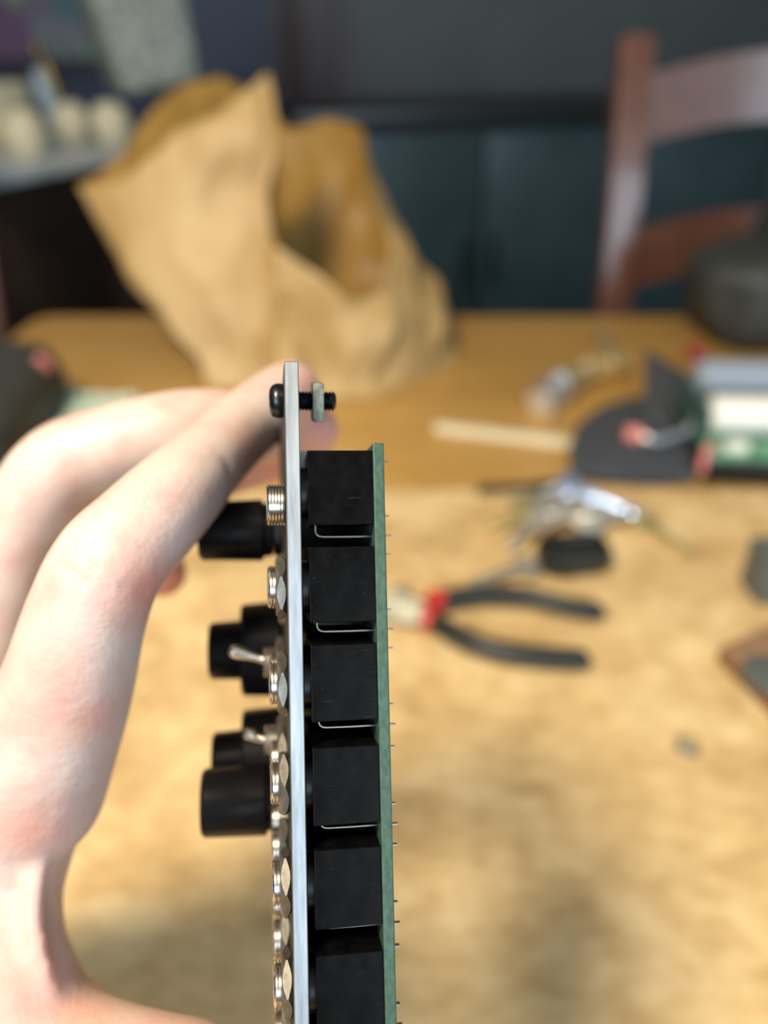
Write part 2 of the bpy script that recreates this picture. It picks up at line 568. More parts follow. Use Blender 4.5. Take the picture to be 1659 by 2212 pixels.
vdir = Vector((0.0225, 0.998, -0.056)).normalized()
wdir = Vector((-0.146, 0.0, 0.989)); wdir = (wdir - vdir * wdir.dot(vdir)).normalized()
udir = vdir.cross(wdir).normalized()
PH, PT, PW = 128.5, 1.92, 60.3                                    # panel height, thickness, width in mm
Z0 = 0.1045
O = W(614, 780, Z0)
du, dv, dw = cvec(udir), cvec(vdir), cvec(wdir)
rot = Matrix((du, dw, -dv)).transposed().to_4x4()
base = O + dv * (PH / 1000)
module = empty('synthesizer_module')
module.matrix_world = Matrix.Translation(base) @ rot
tag(module, 'synthesizer module held edge on, aluminium panel, black jacks and green circuit board', 'module')


def P(u, v, w):
    """module millimetres (u from front face to board, v down from the top, w away from the viewer) to module local metres"""
    return Vector((u, w, PH - v)) / 1000


def proj(u, v, w):
    p = module.matrix_world @ P(u, v, w) - CAM
    z = p.dot(CF)
    return CX + FPX * p.dot(CR) / z, CY - FPX * p.dot(CU) / z


def v_of(py, u, w):
    lo, hi = -30.0, 170.0
    for _ in range(50):
        mid = (lo + hi) / 2
        if proj(u, mid, w)[1] < py:
            lo = mid
        else:
            hi = mid
    return (lo + hi) / 2


MM = 0.001
pan = mesh_obj('front_panel', box(0, PT * MM, 0, PW * MM, 0, PH * MM, 0.00012, 1), M['alu'], module, smooth=0)
mesh_obj('panel_face', box(-0.00008, 0, 0.0004, (PW - .4) * MM, 0.0004, (PH - .4) * MM), M['face'], pan)
vb = v_of(956, 12.7, 0.4)
gb = join(box(11.95 * MM, 13.5 * MM, 0.5 * MM, 57.5 * MM, (PH - 119) * MM, (PH - vb) * MM, 0.00022, 2))
pcb = mesh_obj('circuit_board', gb, M['pcb'], module, smooth=0)

# jack: local origin on the front face of the panel at the bushing axis


def thread(r0, r1, h0, h1, pitch):
    n = int(round((h1 - h0) / pitch))
    out = []
    for k in range(n):
        a = h0 + (h1 - h0) * k / n
        out += [(r0, a), (r1, a + (h1 - h0) / n * 0.5)]
    out.append((r0, h1))
    return out


def scale_prof(p):
    return [(a * MM, b * MM) for a, b in p]


def hexnut(af, h, bore, seg=60):
    R = af / 2
    rings = []
    def hexr(a):
        s = math.pi / 3
        x = (a + s / 2) % s - s / 2
        return R / math.cos(x)
    rc = R * 0.97
    V, F = [], []
    def ring(fn):
        s = len(V)
        for k in range(seg):
            a = 2 * math.pi * k / seg
            r, z = fn(a)
            V.append(Vector((z, r * math.cos(a), r * math.sin(a))) * MM)
        return s
    def cut(a):
        return min(h * 0.42, (hexr(a) - rc) * 0.95)
    rr = [ring(lambda a: (bore, 0)), ring(lambda a: (rc, 0)), ring(lambda a: (hexr(a), cut(a))), ring(lambda a: (hexr(a), h - cut(a))),
          ring(lambda a: (rc, h)), ring(lambda a: (bore, h))]
    rr.append(rr[0])
    for a, b in zip(rr, rr[1:]):
        for k in range(seg):
            k2 = (k + 1) % seg
            F.append((a + k, b + k, b + k2, a + k2))
    return V, F


BH, BTOP = 10.25, 5.5                                           # body height, body top above the bushing axis
BF = 4.6                                                        # half depth of a jack body
body_geo = join(box(2.95 * MM, 11.95 * MM, -BF * MM, BF * MM, (BTOP - BH) * MM, BTOP * MM, 0.00013, 2))
j0 = mesh_obj('jack_socket', body_geo, M['jack'], module, smooth=0)
collar = mesh_obj('collar', lathe(scale_prof([(0, 1.93), (3.55, 1.93), (3.7, 2.1), (3.7, 2.96), (0, 2.96)]), 40, 'X'), M['black'], j0)
bush = mesh_obj('bushing', lathe(scale_prof([(1.8, 1.9), (1.8, -2.5), (2.5, -2.7)] + [(r, -h) for r, h in []] + [(2.72, -2.62)] +
                                             [(r, h) for r, h in thread(2.72, 2.98, -2.55, 0.0, 0.4)] + [(2.7, 0.2), (2.7, 1.9)]), 48, 'X'), M['steel'], j0)
nutm = mesh_obj('hex_nut', mv(hexnut(7.9, 1.45, 2.95), (-1.55 * MM, 0, 0)), M['nut'], j0)
zc = BTOP - BH
strip = [(4.15, zc + .02), (4.15, zc - .75), (4.3, zc - 1.15), (4.65, zc - 1.38), (5.2, zc - 1.45), (8.5, zc - 1.5), (12.0, zc - 1.5)]
SV, SF = [], []
for (u, z) in strip:
    for y in (-1.1, 1.1):
        SV.append(Vector((u, y, z)) * MM)
n0 = len(SV)
for k, (u, z) in enumerate(strip):
    a = strip[max(0, k - 1)]; b = strip[min(len(strip) - 1, k + 1)]
    t = Vector((b[0] - a[0], b[1] - a[1])).normalized()
    for y in (-1.1, 1.1):
        SV.append(Vector((u + t.y * 0.15, y, z - t.x * 0.15)) * MM)
for k in range(len(strip) - 1):
    a = 2 * k
    SF += [(a, a + 2, a + 3, a + 1), (n0 + a, n0 + a + 1, n0 + a + 3, n0 + a + 2), (a, n0 + a, n0 + a + 2, a + 2), (a + 1, a + 3, n0 + a + 3, n0 + a + 1)]
contact = mesh_obj('spring_contact', (SV, SF), M['tin'], j0)
pins = []
for dz, ln in ((BTOP - 1.15, 1.15), (BTOP - 8.95, 1.05), (BTOP - 11.75, 1.3)):
    g = join(box(13.4 * MM, (13.5 + ln) * MM, -1.6 * MM, -0.9 * MM, (dz - .11) * MM, (dz + .11) * MM, 0.00004, 1),
             mv(lathe(scale_prof([(.55, 13.48), (.36, 13.62), (.15, 13.9), (0, 14.0)]), 12, 'X'), (0, -1.25 * MM, dz * MM)))
    pins.append(mesh_obj('solder_pin', g, M['tin'], j0))

tops = [973, 1181, 1392, 1613, 1833, 2060]
vts = [v_of(y, 7, 1.0) for y in tops]
step = (vts[-1] - vts[1]) / 4
vts += [vts[-1] + step, vts[-1] + 2 * step]
WC = 0.9 + BF                                                  # depth of the first column's axis
COLP = 13.0
for c in range(3):
    for r, vt in enumerate(vts):
        if c == 2 and r < 4:
            continue
        if c == 1 and r == 0:
            continue
        first = (c == 0 and r == 0)
        if r == 7 and c == 0:
            pass
        if vt + BH > 118:
            continue
        o = j0 if first else copy_tree(j0, module)
        o.location = P(0, vt + BTOP, WC + c * COLP)
        if not first:
            for ch in o.children:
                if ch.name.startswith(('hex_nut', 'bushing')):
                    ch.rotation_euler = (random.uniform(0, 1.0), 0, 0)
# the top jack has lost its nut and its bushing sits lower
nut0 = [ch for ch in j0.children if ch.name.startswith('hex_nut')][0]
bpy.data.objects.remove(nut0)
b0 = [ch for ch in j0.children if ch.name.startswith('bushing')][0]
b0.location = (0, 0, -1.6 * MM)
b0.rotation_euler = (0, 0, 0)

# potentiometers behind the jacks, soldered to the board
for k in range(7):
    vv = 15 + k * 13.6
    mesh_obj('potentiometer_body', box(2.6 * MM, 11.9 * MM, (WC + 2 * COLP + 8) * MM, (WC + 2 * COLP + 20) * MM, (PH - vv - 12.6) * MM, (PH - vv) * MM, 0.0003, 1), M['black'], pcb, smooth=0)

# small white part seen between panel and first jack
mesh_obj('spacer', mv(lathe(scale_prof([(0, PT), (2.2, PT), (2.2, 11.9), (0, 11.9)]), 20, 'X'), P(0, v_of(1003, 4, 22), 22)), M['white'], module)

# mounting screw with square nut
vs = v_of(866, 0, 7.5)
hp = [(0, -2.15), (0.9, -2.13), (1.7, -2.0), (2.25, -1.65), (2.5, -1.1), (2.52, -0.5), (2.4, -0.12), (2.2, -0.02), (1.5, -0.02)]
sg = lathe(scale_prof(hp + [(1.25, 0.0), (1.25, 1.95)] + thread(1.18, 1.5, 2.0, 7.4, 0.5)[0:] + [(1.0, 7.55), (0, 7.55)]), 40, 'X')
screw = mesh_obj('mounting_screw', sg, M['blackscrew'], module, loc=P(0, vs, 7.5))
screw.rotation_euler = (0, 0.0, 0)
nq = mesh_obj('square_nut', box(4.05 * MM, 5.65 * MM, -2.75 * MM, 2.75 * MM, -2.75 * MM, 2.75 * MM, 0.00014, 2), M['zinc'], screw)
nq.rotation_euler = (math.radians(14), 0, 0)
nq.location = (0, 0, -0.1 * MM)

# knobs


def knob(py, w, dia, tip, skirt=None):
    v = v_of(py, -tip / 2, w)
    r = dia / 2
    if skirt:
        rs = skirt / 2
        pr = [(0, -0.6), (rs - .3, -0.6), (rs, -0.9), (rs - .4, -7.6), (rs - .9, -8.1), (r + .1, -8.1), (r - .2, -tip + .5), (r - .8, -tip), (0, -tip)]
    else:
        pr = [(0, -1.8), (r - .9, -1.8), (r - .7, -3.4), (r - .1, -3.6), (r, -4.0), (r - .35, -tip + .6), (r - .9, -tip), (0, -tip)]
    k = mesh_obj('knob', lathe(scale_prof(pr), 48, 'X'), M['knob'], module, loc=P(0, v, w))
    mesh_obj('pointer_line', box((-tip - .02) * MM, (-tip + .1) * MM, -.4 * MM, .4 * MM, 0, (r - 1) * MM), M['indicator'], k)
    mesh_obj('hex_nut', mv(hexnut(9.5 if skirt else 8.8, 1.7, 3.0), (-1.75 * MM, 0, 0)), M['blackscrew'], k)
    mesh_obj('shaft', lathe(scale_prof([(0, 1), (3, 1), (3, -3.5), (0, -3.5)]), 20, 'X'), M['blackscrew'], k)
    return k


knob(1146, 39.5, 11.4, 15.0)
knob(1728, 36.8, 12.2, 14.7)
knob(1403, 49.5, 11.2, 14.2, 18.4)
knob(1640, 49.5, 11.2, 13.8, 19.5)

# toggle switches
for py, ty, tl in ((1428, 1405, 7.6), (1598, 1582, 5.4)):
    w = WC + 2 * COLP - 3
    v = v_of(py, 0, w)
    t = mesh_obj('toggle_switch', lathe(scale_prof([(0, 1.9), (2.4, 1.9)] + thread(2.3, 2.55, -3.6, 0, .5)[::-1] + [(1.6, -3.7), (0, -3.3)]), 32, 'X'), M['steel'], module, loc=P(0, v, w))
    mesh_obj('hex_nut', mv(hexnut(7.4, 1.4, 2.5), (-1.5 * MM, 0, 0)), M['nut'], t)
    dz = 1.8 if ty < py - 18 else 1.2
    mesh_obj('lever', tube([Vector((-3.0, 0, 0)) * MM, Vector((-5, 0, dz * .5)) * MM, Vector((-tl - .4, 0, dz * 1.0)) * MM, Vector((-tl - 1.2, 0, dz * 1.15)) * MM, Vector((-tl - 1.7, 0, dz * 1.22)) * MM],
                           [.65 * MM, .8 * MM, 1.15 * MM, 1.05 * MM, .5 * MM], 16), M['steel'], t)

# ------------------------------------------------------------------ the hand
H = {
    'index': [(60, 1700, 130, 13.0), (140, 1500, 125, 10.74), (185, 1340, 121, 9.39), (232, 1225, 120, 8.77), (300, 1150, 123, 8.29), (372, 1076, 129, 7.91), (462, 985, 142, 7.15), (535, 915, 156, 7.21), (612, 858, 172, 7.4), (628, 846, 176, 7.0)],
    'middle': [(-60, 1500, 178, 14), (20, 1230, 172, 10.8), (118, 1030, 166, 10.0), (260, 965, 166, 9.4), (420, 926, 168, 8.8), (545, 930, 176, 8.2), (655, 930, 187, 7.0), (678, 930, 189, 6.4)],
    'ring': [(-90, 1650, 195, 13), (40, 1330, 196, 10), (170, 1150, 195, 9.2), (330, 1060, 192, 8.6), (470, 1010, 190, 8.0), (575, 985, 192, 7.0)],
    'little': [(-60, 1760, 205, 12), (80, 1450, 208, 9), (200, 1270, 206, 8.0), (290, 1235, 202, 7.2), (352, 1238, 198, 6.2)],
    'thumb': [(-260, 2180, 150, 17.27), (-60, 2260, 134, 15.39), (110, 2310, 124, 11.95), (300, 2345, 118, 10.14), (400, 2365, 116, 9.92), (450, 2402, 114, 9.85), (505, 2430, 112, 8.65), (518, 2440, 111, 7.53)],
    'web': [(60, 1700, 130, 12.13), (12, 1860, 130, 8.93), (-2, 1990, 128, 9.23), (20, 2110, 126, 10.04), (70, 2230, 125, 10.79), (150, 2310, 124, 11.4)],
    'web2': [(-60, 1800, 146, 15.93), (-90, 2000, 142, 15.09), (-60, 2160, 136, 14.32), (-20, 2260, 133, 13.48)],
    'web3': [(0, 1780, 138, 13.97), (-40, 1950, 136, 13.51), (-20, 2120, 131, 13.1), (40, 2250, 128, 12.44)],
    'tendon': [(118, 1785, 125.0, 1.8), (86, 1860, 123.6, 1.8), (72, 1940, 122.0, 1.9), (80, 2030, 121.0, 1.8), (100, 2100, 120.6, 1.5), (118, 2150, 121, 1.0)],
    'palm1': [(60, 1700, 130, 13.0), (-120, 1800, 156, 17.23), (-330, 1960, 195, 23.4), (-520, 2050, 205, 27.0)],
    'palm2': [(-60, 1500, 178, 14), (-200, 1720, 192, 20), (-420, 1960, 205, 25)],
    'palm3': [(-90, 1650, 195, 13), (-220, 1800, 205, 19), (-420, 1980, 210, 24)],
    'palm4': [(-60, 1760, 205, 12), (-240, 1900, 212, 17), (-430, 2020, 215, 22)],
    'palm5': [(-20, 1650, 165, 14), (-100, 1700, 185, 15), (-140, 1800, 200, 15)],
    'palm6': [(-260, 2180, 165, 19), (-400, 2080, 190, 24), (-520, 2060, 205, 27)],
    'arm': [(-520, 2050, 205, 27), (-820, 2300, 200, 28), (-1250, 2600, 190, 33), (-1800, 2950, 180, 38)],
}
unit = lathe([(math.sin(math.pi * k / 12), -math.cos(math.pi * k / 12)) for k in range(13)], 20)
unit = ([Vector((0, 0, p.z)) if abs(p.z) > 0.9999 else p for p in unit[0]], unit[1])
HV, HF = [], []
for key, pts in H.items():
    P4 = [(*W(a, b, c / 1000), d / 1000) for a, b, c, d in pts]
    sm = catmull(P4, 12)
    last = None
    for s in sm:
        c = Vector(s[:3])
        if last is not None and (c - last).length < 0.0014 and s is not sm[-1]:
            continue
        last = c
        r = max(0.001, s[3])
        k0 = len(HV)
        HV += [(c.x + r * q.x, c.y + r * q.y, c.z + r * q.z) for q in unit[0]]
        HF += [tuple(k0 + i for i in f) for f in unit[1]]
me = bpy.data.meshes.new('hand_raw')
me.from_pydata(HV, [], HF)
me.update()
tmp = bpy.data.objects.new('hand_raw', me)
COL.objects.link(tmp)
rm = tmp.modifiers.new('remesh', 'REMESH'); rm.mode = 'VOXEL'; rm.voxel_size = 0.0009; rm.use_smooth_shade = True
smo = tmp.modifiers.new('smooth', 'SMOOTH'); smo.iterations = 14; smo.factor = 0.5
dg = bpy.context.evaluated_depsgraph_get()
hm = bpy.data.meshes.new_from_object(tmp.evaluated_get(dg))
bpy.data.objects.remove(tmp); bpy.data.meshes.remove(me)
hm.name = 'hand'
# creases of the bent joints, and flushed skin where the photograph shows it
creases = [(W(330, 1288, 0.115), W(285, 1274, 0.112), 0.0012, 0.0002), (W(492, 1052, 0.138), W(455, 1020, 0.134), 0.0012, 0.0004), (W(150, 1180, 0.114), W(205, 1225, 0.1115), 0.0008, 0.0006),
           (W(140, 1215, 0.114), W(190, 1255, 0.112), 0.0008, 0.0005), (W(160, 1160, 0.115), W(215, 1195, 0.112), 0.0007, 0.0004)]
flush = [(W(335, 1285, 0.116), 0.006, 0.7), (W(225, 1555, 0.118), 0.005, 0.40), (W(75, 1805, 0.120), 0.005, 0.38), (W(680, 935, 0.184), 0.015, 0.62), (W(660, 850, 0.172), 0.011, 0.50), (W(352, 1240, 0.196), 0.014, 0.9),
         (W(590, 990, 0.188), 0.012, 0.8), (W(490, 1050, 0.142), 0.006, 0.35), (W(450, 840, 0.160), 0.010, 0.25), (W(100, 2190, 0.116), 0.016, 0.38), (W(160, 2170, 0.118), 0.010, 0.42), (W(330, 2240, 0.114), 0.016, 0.28), (W(80, 1480, 0.115), 0.010, 0.16)]
at = hm.attributes.new('flush', 'FLOAT', 'POINT')
hm.update()
nrm = [v.normal.copy() for v in hm.vertices]
vals = [0.0] * len(hm.vertices)
lim = -0.14
for i, v in enumerate(hm.vertices):
    p = v.co
    if p.x < lim:
        continue
    f = 0.0
    for c, r, s in flush:
        d = (p - c).length
        if d < 2.2 * r:
            f = max(f, s * math.exp(-(d / r) ** 2))
    vals[i] = f
    for a, b, wd, dp in creases:
        ab = b - a
        t = max(0.0, min(1.0, (p - a).dot(ab) / ab.length_squared))
        d = (p - a - ab * t).length
        if d < 6 * wd:
            # distance measured mostly along the surface
            q = p - a - ab * t
            q = q - nrm[i] * q.dot(nrm[i])
            v.co = v.co - nrm[i] * dp * math.exp(-(q.length / wd) ** 2)
at.data.foreach_set('value', vals)
hm.shade_smooth()
hm.materials.clear(); hm.materials.append(M['skin'])
hand = link(bpy.data.objects.new('hand', hm))
tag(hand, 'bare pale left hand holding the module between bent fingers and thumb', 'hand')

# ------------------------------------------------------------------ paper bag
BFL, BFR, BBR, BBL = T(452, 838), T(822, 866), T(985, 778), T(660, 722)


def lerp(a, b, t):
    return a + (b - a) * t


loop = [  # rim point (px, py, depth), base point, weight of outward bulge
    ((600, 530, .755), lerp(BFL, BFR, .50)), ((680, 590, .758), lerp(BFL, BFR, .68)), ((755, 648, .765), lerp(BFL, BFR, .86)), ((822, 628, .795), BFR),
    ((815, 490, .850), lerp(BFR, BBR, .45)), ((797, 350, .92), lerp(BFR, BBR, .8)), ((778, 285, .96), BBR), ((700, 260, .985), lerp(BBR, BBL, .35)), ((620, 280, .99), lerp(BBR, BBL, .7)),
    ((572, 215, .975), BBL), ((480, 165, .945), lerp(BBL, BFL, .15)), ((415, 178, .92), lerp(BBL, BFL, .3)), ((350, 235, .885), lerp(BBL, BFL, .45)), ((300, 300, .865), lerp(BBL, BFL, .6)),
    ((225, 365, .84), lerp(BBL, BFL, .75)), ((165, 400, .82), lerp(BBL, BFL, .9)), ((245, 392, .800), BFL), ((345, 318, .79), lerp(BFL, BFR, .07)),
    ((430, 255, .785), lerp(BFL, BFR, .16)), ((520, 185, .79), lerp(BFL, BFR, .26)), ((583, 165, .80), lerp(BFL, BFR, .34)), ((594, 290, .785), lerp(BFL, BFR, .40)), ((590, 420, .765), lerp(BFL, BFR, .45)),
]
rim = [W(*a) for a, b in loop]
bas = [b for a, b in loop]
n = len(loop)
NS, NH = 8, 34
V, F = [], []
cen = sum(bas, Vector()) / n


def closed(L, i, t):
    m = len(L)
    a, b, c, d = L[(i - 1) % m], L[i % m], L[(i + 1) % m], L[(i + 2) % m]
    # softened corners: half way between straight edges and a spline
    s = 0.5 * (2 * b + (c - a) * t + (2 * a - 5 * b + 4 * c - d) * t * t + (3 * b - a - 3 * c + d) * t ** 3)
    return lerp(b, c, t) * 0.5 + s * 0.5


ring_n = n * NS
rf = random.Random(12)
FOLDS = []
for ff, fa in ((4.0, .0095), (5.0, .0080), (7.0, .0074), (9.0, .0064), (12.0, .0052), (15.0, .0042), (18.0, .0030), (23.0, .0022), (29.0, .0017)):
    FOLDS.append((Vector((rf.uniform(-1, 1), rf.uniform(-1, 1), rf.uniform(-1, 1))).normalized(), ff, rf.random(), fa))
for h in range(NH + 1):
    s = h / NH
    for i in range(n):
        for k in range(NS):
            t = k / NS
            b = lerp(bas[i], bas[(i + 1) % n], t)
            r = closed(rim, i, t)
            p = lerp(b, r, s)
            # left gusset folds in a little above the base, as the photograph's outline does
            g = (p - cen); g.z = 0
            p = p + g * (0.10 * math.sin(math.pi * min(1, s * 1.1)) if s < .9 else 0)
            e = min(1.0, s * 5) * (0.65 if s > 0.97 else 1.0)
            q = p + Vector((noise.noise(p * 7), noise.noise(p * 7 + Vector((4, 2, 8))), noise.noise(p * 7 + Vector((9, 1, 3))))) * 0.02
            cr = 0.0
            for (fd, ff, fp, fa) in FOLDS:
                tw = (q.dot(fd) * ff + fp) % 1.0
                cr += fa * (abs(tw - 0.5) * 4 - 1)
            out = g.normalized() if g.length > 1e-6 else Vector((1, 0, 0))
            p = p + (out * cr + Vector((0, 0, 0.35 * cr))) * e
            p.z = max(p.z, TABLE + 0.0012)
            V.append(p)
for h in range(NH):
    for i in range(ring_n):
        j = (i + 1) % ring_n
        F.append((h * ring_n + i, h * ring_n + j, (h + 1) * ring_n + j, (h + 1) * ring_n + i))
c0 = len(V); V.append(Vector((cen.x, cen.y, TABLE + 0.0012)))
for i in range(ring_n):
    F.append((c0, (i + 1) % ring_n, i))
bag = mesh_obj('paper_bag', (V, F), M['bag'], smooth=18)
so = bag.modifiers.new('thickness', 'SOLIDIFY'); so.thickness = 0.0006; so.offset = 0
bag.data.materials.append(M['bag_inner_shade']); so.material_offset = 1; so.material_offset_rim = 0
tag(bag, 'crumpled open brown paper bag standing on the far side of the table', 'paper bag')

# ------------------------------------------------------------------ chairs


def make_chair(name):
    # local: x along the back, y backwards (away from the table), z up; origin on the floor under the left back post
    c = empty(name)
    wd = 0.44
    for x in (0, wd):
        mesh_obj('back_post', tube([Vector((x, 0.0, 0.0)), Vector((x, 0.0, 0.45)), Vector((x, 0.005, 0.66)), Vector((x, 0.05, 0.88)), Vector((x, 0.105, 1.055)), Vector((x, 0.107, 1.062))],
                                   [.018, .023, .0235, .0235, .024, .021], 32, square=0.8), M['chair'], c)
        mesh_obj('front_leg', mv(lathe([(0, 0), (.017, 0), (.022, .2), (.022, .43), (0, .43)], 18), (x, -0.40, 0)), M['chair'], c)
        mesh_obj('side_rail', tube([Vector((x, 0, .2)), Vector((x, -.40, .2))], .011, 12), M['chair'], c)
    for z0, hgt, y0, tilt in ((0.930, 0.086, 0.072, .12), (0.742, 0.080, 0.020, .12), (0.56, 0.075, 0.003, .1)):
        V, F = [], []
        N = 24
        for i in range(N + 1):
            x = wd * i / N
            a = math.sin(math.pi * i / N)
            bow = 0.03 * a
            for (dy, dz) in ((-.007, 0), (.007, 0), (.007 + tilt * hgt, hgt), (-.007 + tilt * hgt, hgt)):
                lift = 0.034 * a
                V.append(Vector((x, y0 + dy + bow, z0 + dz + lift)))
        for i in range(N):
            for k in range(4):
                k2 = (k + 1) % 4
                F.append((i * 4 + k, i * 4 + k2, (i + 1) * 4 + k2, (i + 1) * 4 + k))
        F.append((0, 1, 2, 3)); F.append(tuple(N * 4 + k for k in range(4)))
        mesh_obj('back_slat', (V, F), M['chair'], c, smooth=50)
    mesh_obj('seat', box(-.03, wd + .03, -.43, .015, .43, .455, .008), M['chair'], c)
    mesh_obj('front_rail', tube([Vector((0, -.4, .25)), Vector((wd, -.4, .25))], .011, 12), M['chair'], c)
    return c


ch1 = make_chair('ladder_back_chair')
ch1.location = (0.338, 1.115, 0)
tag(ch1, 'reddish brown ladder back chair with arched slats at the far right of the table', 'chair')
ch2 = copy_tree(ch1)
ch2.location = (-0.625 - 0.44, 1.20, 0)
tag(ch2, 'chair at the left frame edge of which only one post shows beyond the table corner', 'chair')

# ------------------------------------------------------------------ sideboard and what stands on it
SBZ = 0.85
sa, sb = Vector((-0.712, 1.544, 0)), Vector((-0.535, 1.96, 0))
sd = (sb - sa).normalized()
ang = math.atan2(sd.y, sd.x)
side = empty('sideboard', (sa.x, sa.y, 0), ang)
tag(side, 'dark brown sideboard with a pale top at the left behind the table', 'sideboard')
L0, L1, DP = -0.12, 0.92, 0.42
mesh_obj('body', box(L0, L1, 0.01, DP, 0.08, SBZ - 0.025, 0.003), M['darkwood'], side)
mesh_obj('top', box(L0 - .02, L1 + .02, -0.012, DP + .01, SBZ - 0.025, SBZ, 0.004), M['topcloth'], side)
for k in range(3):
    x0 = L0 + 0.01 + k * 0.343
    d = mesh_obj('door', box(x0, x0 + .333, -0.008, 0.009, 0.11, SBZ - 0.05, 0.003), M['darkwood'], side)
    mesh_obj('door_knob', mv(lathe([(0, -.035), (.009, -.033), (.012, -.026), (.006, -.016), (.005, -.008), (0, -.008)], 16, 'Y'), (x0 + .30, 0, .5)), M['brass'], d)
for x in (L0 + .04, L1 - .04):
    for y in (.05, DP - .05):
        mesh_obj('leg', box(x - .02, x + .02, y - .02, y + .02, 0, .08), M['darkwood'], side)

SH = SBZ - TABLE
for i, (px, py, r, lab) in enumerate(((62, 338, .047, 'cream round candle nearest the left frame edge on the sideboard'), (163, 306, .044, 'cream round candle half hidden behind the slim statuette'),
                                      (246, 312, .046, 'cream round candle on the sideboard nearest the paper bag'))):
    p = T(px, py, SH)
    c = empty('round_candle', p)
    tag(c, lab, 'candle', 'round cream candles on the sideboard')
    mesh_obj('wax', lathe([(0, 0.001), (r * .55, 0.001), (r * .9, r * .4), (r, r * .95), (r * .88, r * 1.45), (r * .5, r * 1.85), (r * .12, r * 1.92), (0, r * 1.86)], 28), M['cream'], c)
    mesh_obj('wick', tube([Vector((0, 0, r * 1.85)), Vector((.001, 0, r * 2.0)), Vector((.003, 0, r * 2.08))], .0012, 8), M['ink'], c)
p = T(8, 296, SH)
bx = empty('gift_box', p, ang)
tag(bx, 'small cream lidded box at the left edge on the sideboard', 'box')
mesh_obj('box_body', box(-.06, .06, -.05, .05, .001, .085, .003), M['cream'], bx)
mesh_obj('lid', box(-.063, .063, -.053, .053, .085, .118, .003), M['cream'], bx)
p = T(135, 296, SH)
st = empty('statuette', p)
tag(st, 'slim brass and pale blue statuette standing among the candles', 'statuette')
mesh_obj('base', lathe([(0, .001), (.032, .001), (.034, .008), (.026, .018), (0, .018)], 24), M['tealbase'], st)
mesh_obj('robe', tube([Vector((-.004, 0, .018)), Vector((-.010, 0, .05)), Vector((-.020, 0, .10)), Vector((-.026, 0, .135)), Vector((-.024, 0, .15))], [.018, .018, .020, .015, .006], 18), M['blueglass'], st)
mesh_obj('cloak', tube([Vector((.012, .008, .018)), Vector((.010, .008, .06)), Vector((.0, .008, .11)), Vector((-.008, .008, .15)), Vector((-.014, .006, .165))], [.014, .013, .015, .013, .006], 18), M['brass'], st)
mesh_obj('head', mv(lathe([(0, -.020), (.011, -.015), (.016, 0), (.012, .015), (0, .021)], 18), (-.018, .004, .180)), M['brass'], st)

# lamp with a woven shade; its foot is behind the paper bag
lp = Vector((-0.545, 2.16, SBZ))
lamp = empty('table_lamp', lp)
tag(lamp, 'unlit lamp with a mottled pale woven shade behind the paper bag', 'lamp')
mesh_obj('foot', lathe([(0, .001), (.06, .001), (.062, .01), (.02, .022), (.010, .03), (.010, .12), (0, .12)], 28), M['brass'], lamp)
M['weave'] = mat_new('woven_shade', (0.3, 0.33, 0.28), 0.6)
_m = M['weave']; _v = coords(_m)
_f = noise_tex(_m, _v, 55, 4, 0.7)
bc(_m, ramp(_m, _f, [(0.36, (0.15, 0.17, 0.15)), (0.50, (0.30, 0.33, 0.29)), (0.64, (0.46, 0.49, 0.46))])); bump(_m, _f, 0.6, 0.006)
V, F = [], []
N, K = 16, 64
for j in range(N + 1):
    s = j / N
    hw = 0.098 + 0.022 * s
    for i in range(K):
        a = 2 * math.pi * i / K
        ca, sa_ = math.cos(a), math.sin(a)
        q = (abs(ca) ** 6 + abs(sa_) ** 6) ** (-1 / 6)
        rr = hw * q * (1 + 0.02 * noise.noise(Vector((ca * 6, sa_ * 6, s * 9))))
        V.append(Vector((rr * ca, rr * sa_, 0.11 + 0.30 * s)))
for j in range(N):
    for i in range(K):
        i2 = (i + 1) % K
        F.append((j * K + i, j * K + i2, (j + 1) * K + i2, (j + 1) * K + i))
shade = mesh_obj('lamp_shade', (V, F), M['weave'], lamp, smooth=50)
shade.rotation_euler = (0, math.radians(-9), math.radians(28))
so = shade.modifiers.new('thickness', 'SOLIDIFY'); so.thickness = 0.004

# picture on the far wall
pic = empty('framed_picture', (-1.52, YB - 0.03, 0.985))
tag(pic, 'framed picture with purple and green patches on the far wall at top left', 'picture')
pw_, ph_ = 0.50, 0.62
mesh_obj('print', box(-pw_, pw_, 0.0, 0.028, 0, ph_), M['picture'], pic)
for g in (box(-pw_ - .02, pw_ + .02, -.012, .028, -.035, 0), box(-pw_ - .02, pw_ + .02, -.012, .028, ph_, ph_ + .035), box(-pw_ - .05, -pw_, -.012, .028, -.035, ph_ + .035), box(pw_, pw_ + .02, -.012, .028, -.035, ph_ + .035)):
    mesh_obj('frame_rail', g, M['plum'], pic)

# teal cabinet behind the chair
cab = empty('teal_cabinet', (-0.20, 2.10, 0), math.radians(20))
tag(cab, 'low dark teal cabinet with a black top along the far wall behind the chair', 'cabinet')
CL, CD, CH = 2.0, 0.42, 0.905
mesh_obj('body', box(0, CL, 0.012, CD, 0.06, CH - 0.05, 0.003), M['teal'], cab)
mesh_obj('top', box(-.02, CL + .02, -.02, CD + .01, CH - 0.05, CH, 0.004), M['ink'], cab)
mesh_obj('plinth', box(0.02, CL - .02, 0.03, CD - .02, 0, 0.06), M['ink'], cab)
for k in range(4):
    d = mesh_obj('door', box(k * .5 + .006, k * .5 + .494, -.006, .011, .075, CH - .065, .003), M['teal'], cab)
    xk = k * .5 + (.46 if k % 2 == 0 else .04)
    mesh_obj('door_handle', box(xk - .006, xk + .006, -.03, -.006, .45, .58, .004), M['ink'], d)

# ------------------------------------------------------------------ things on the table


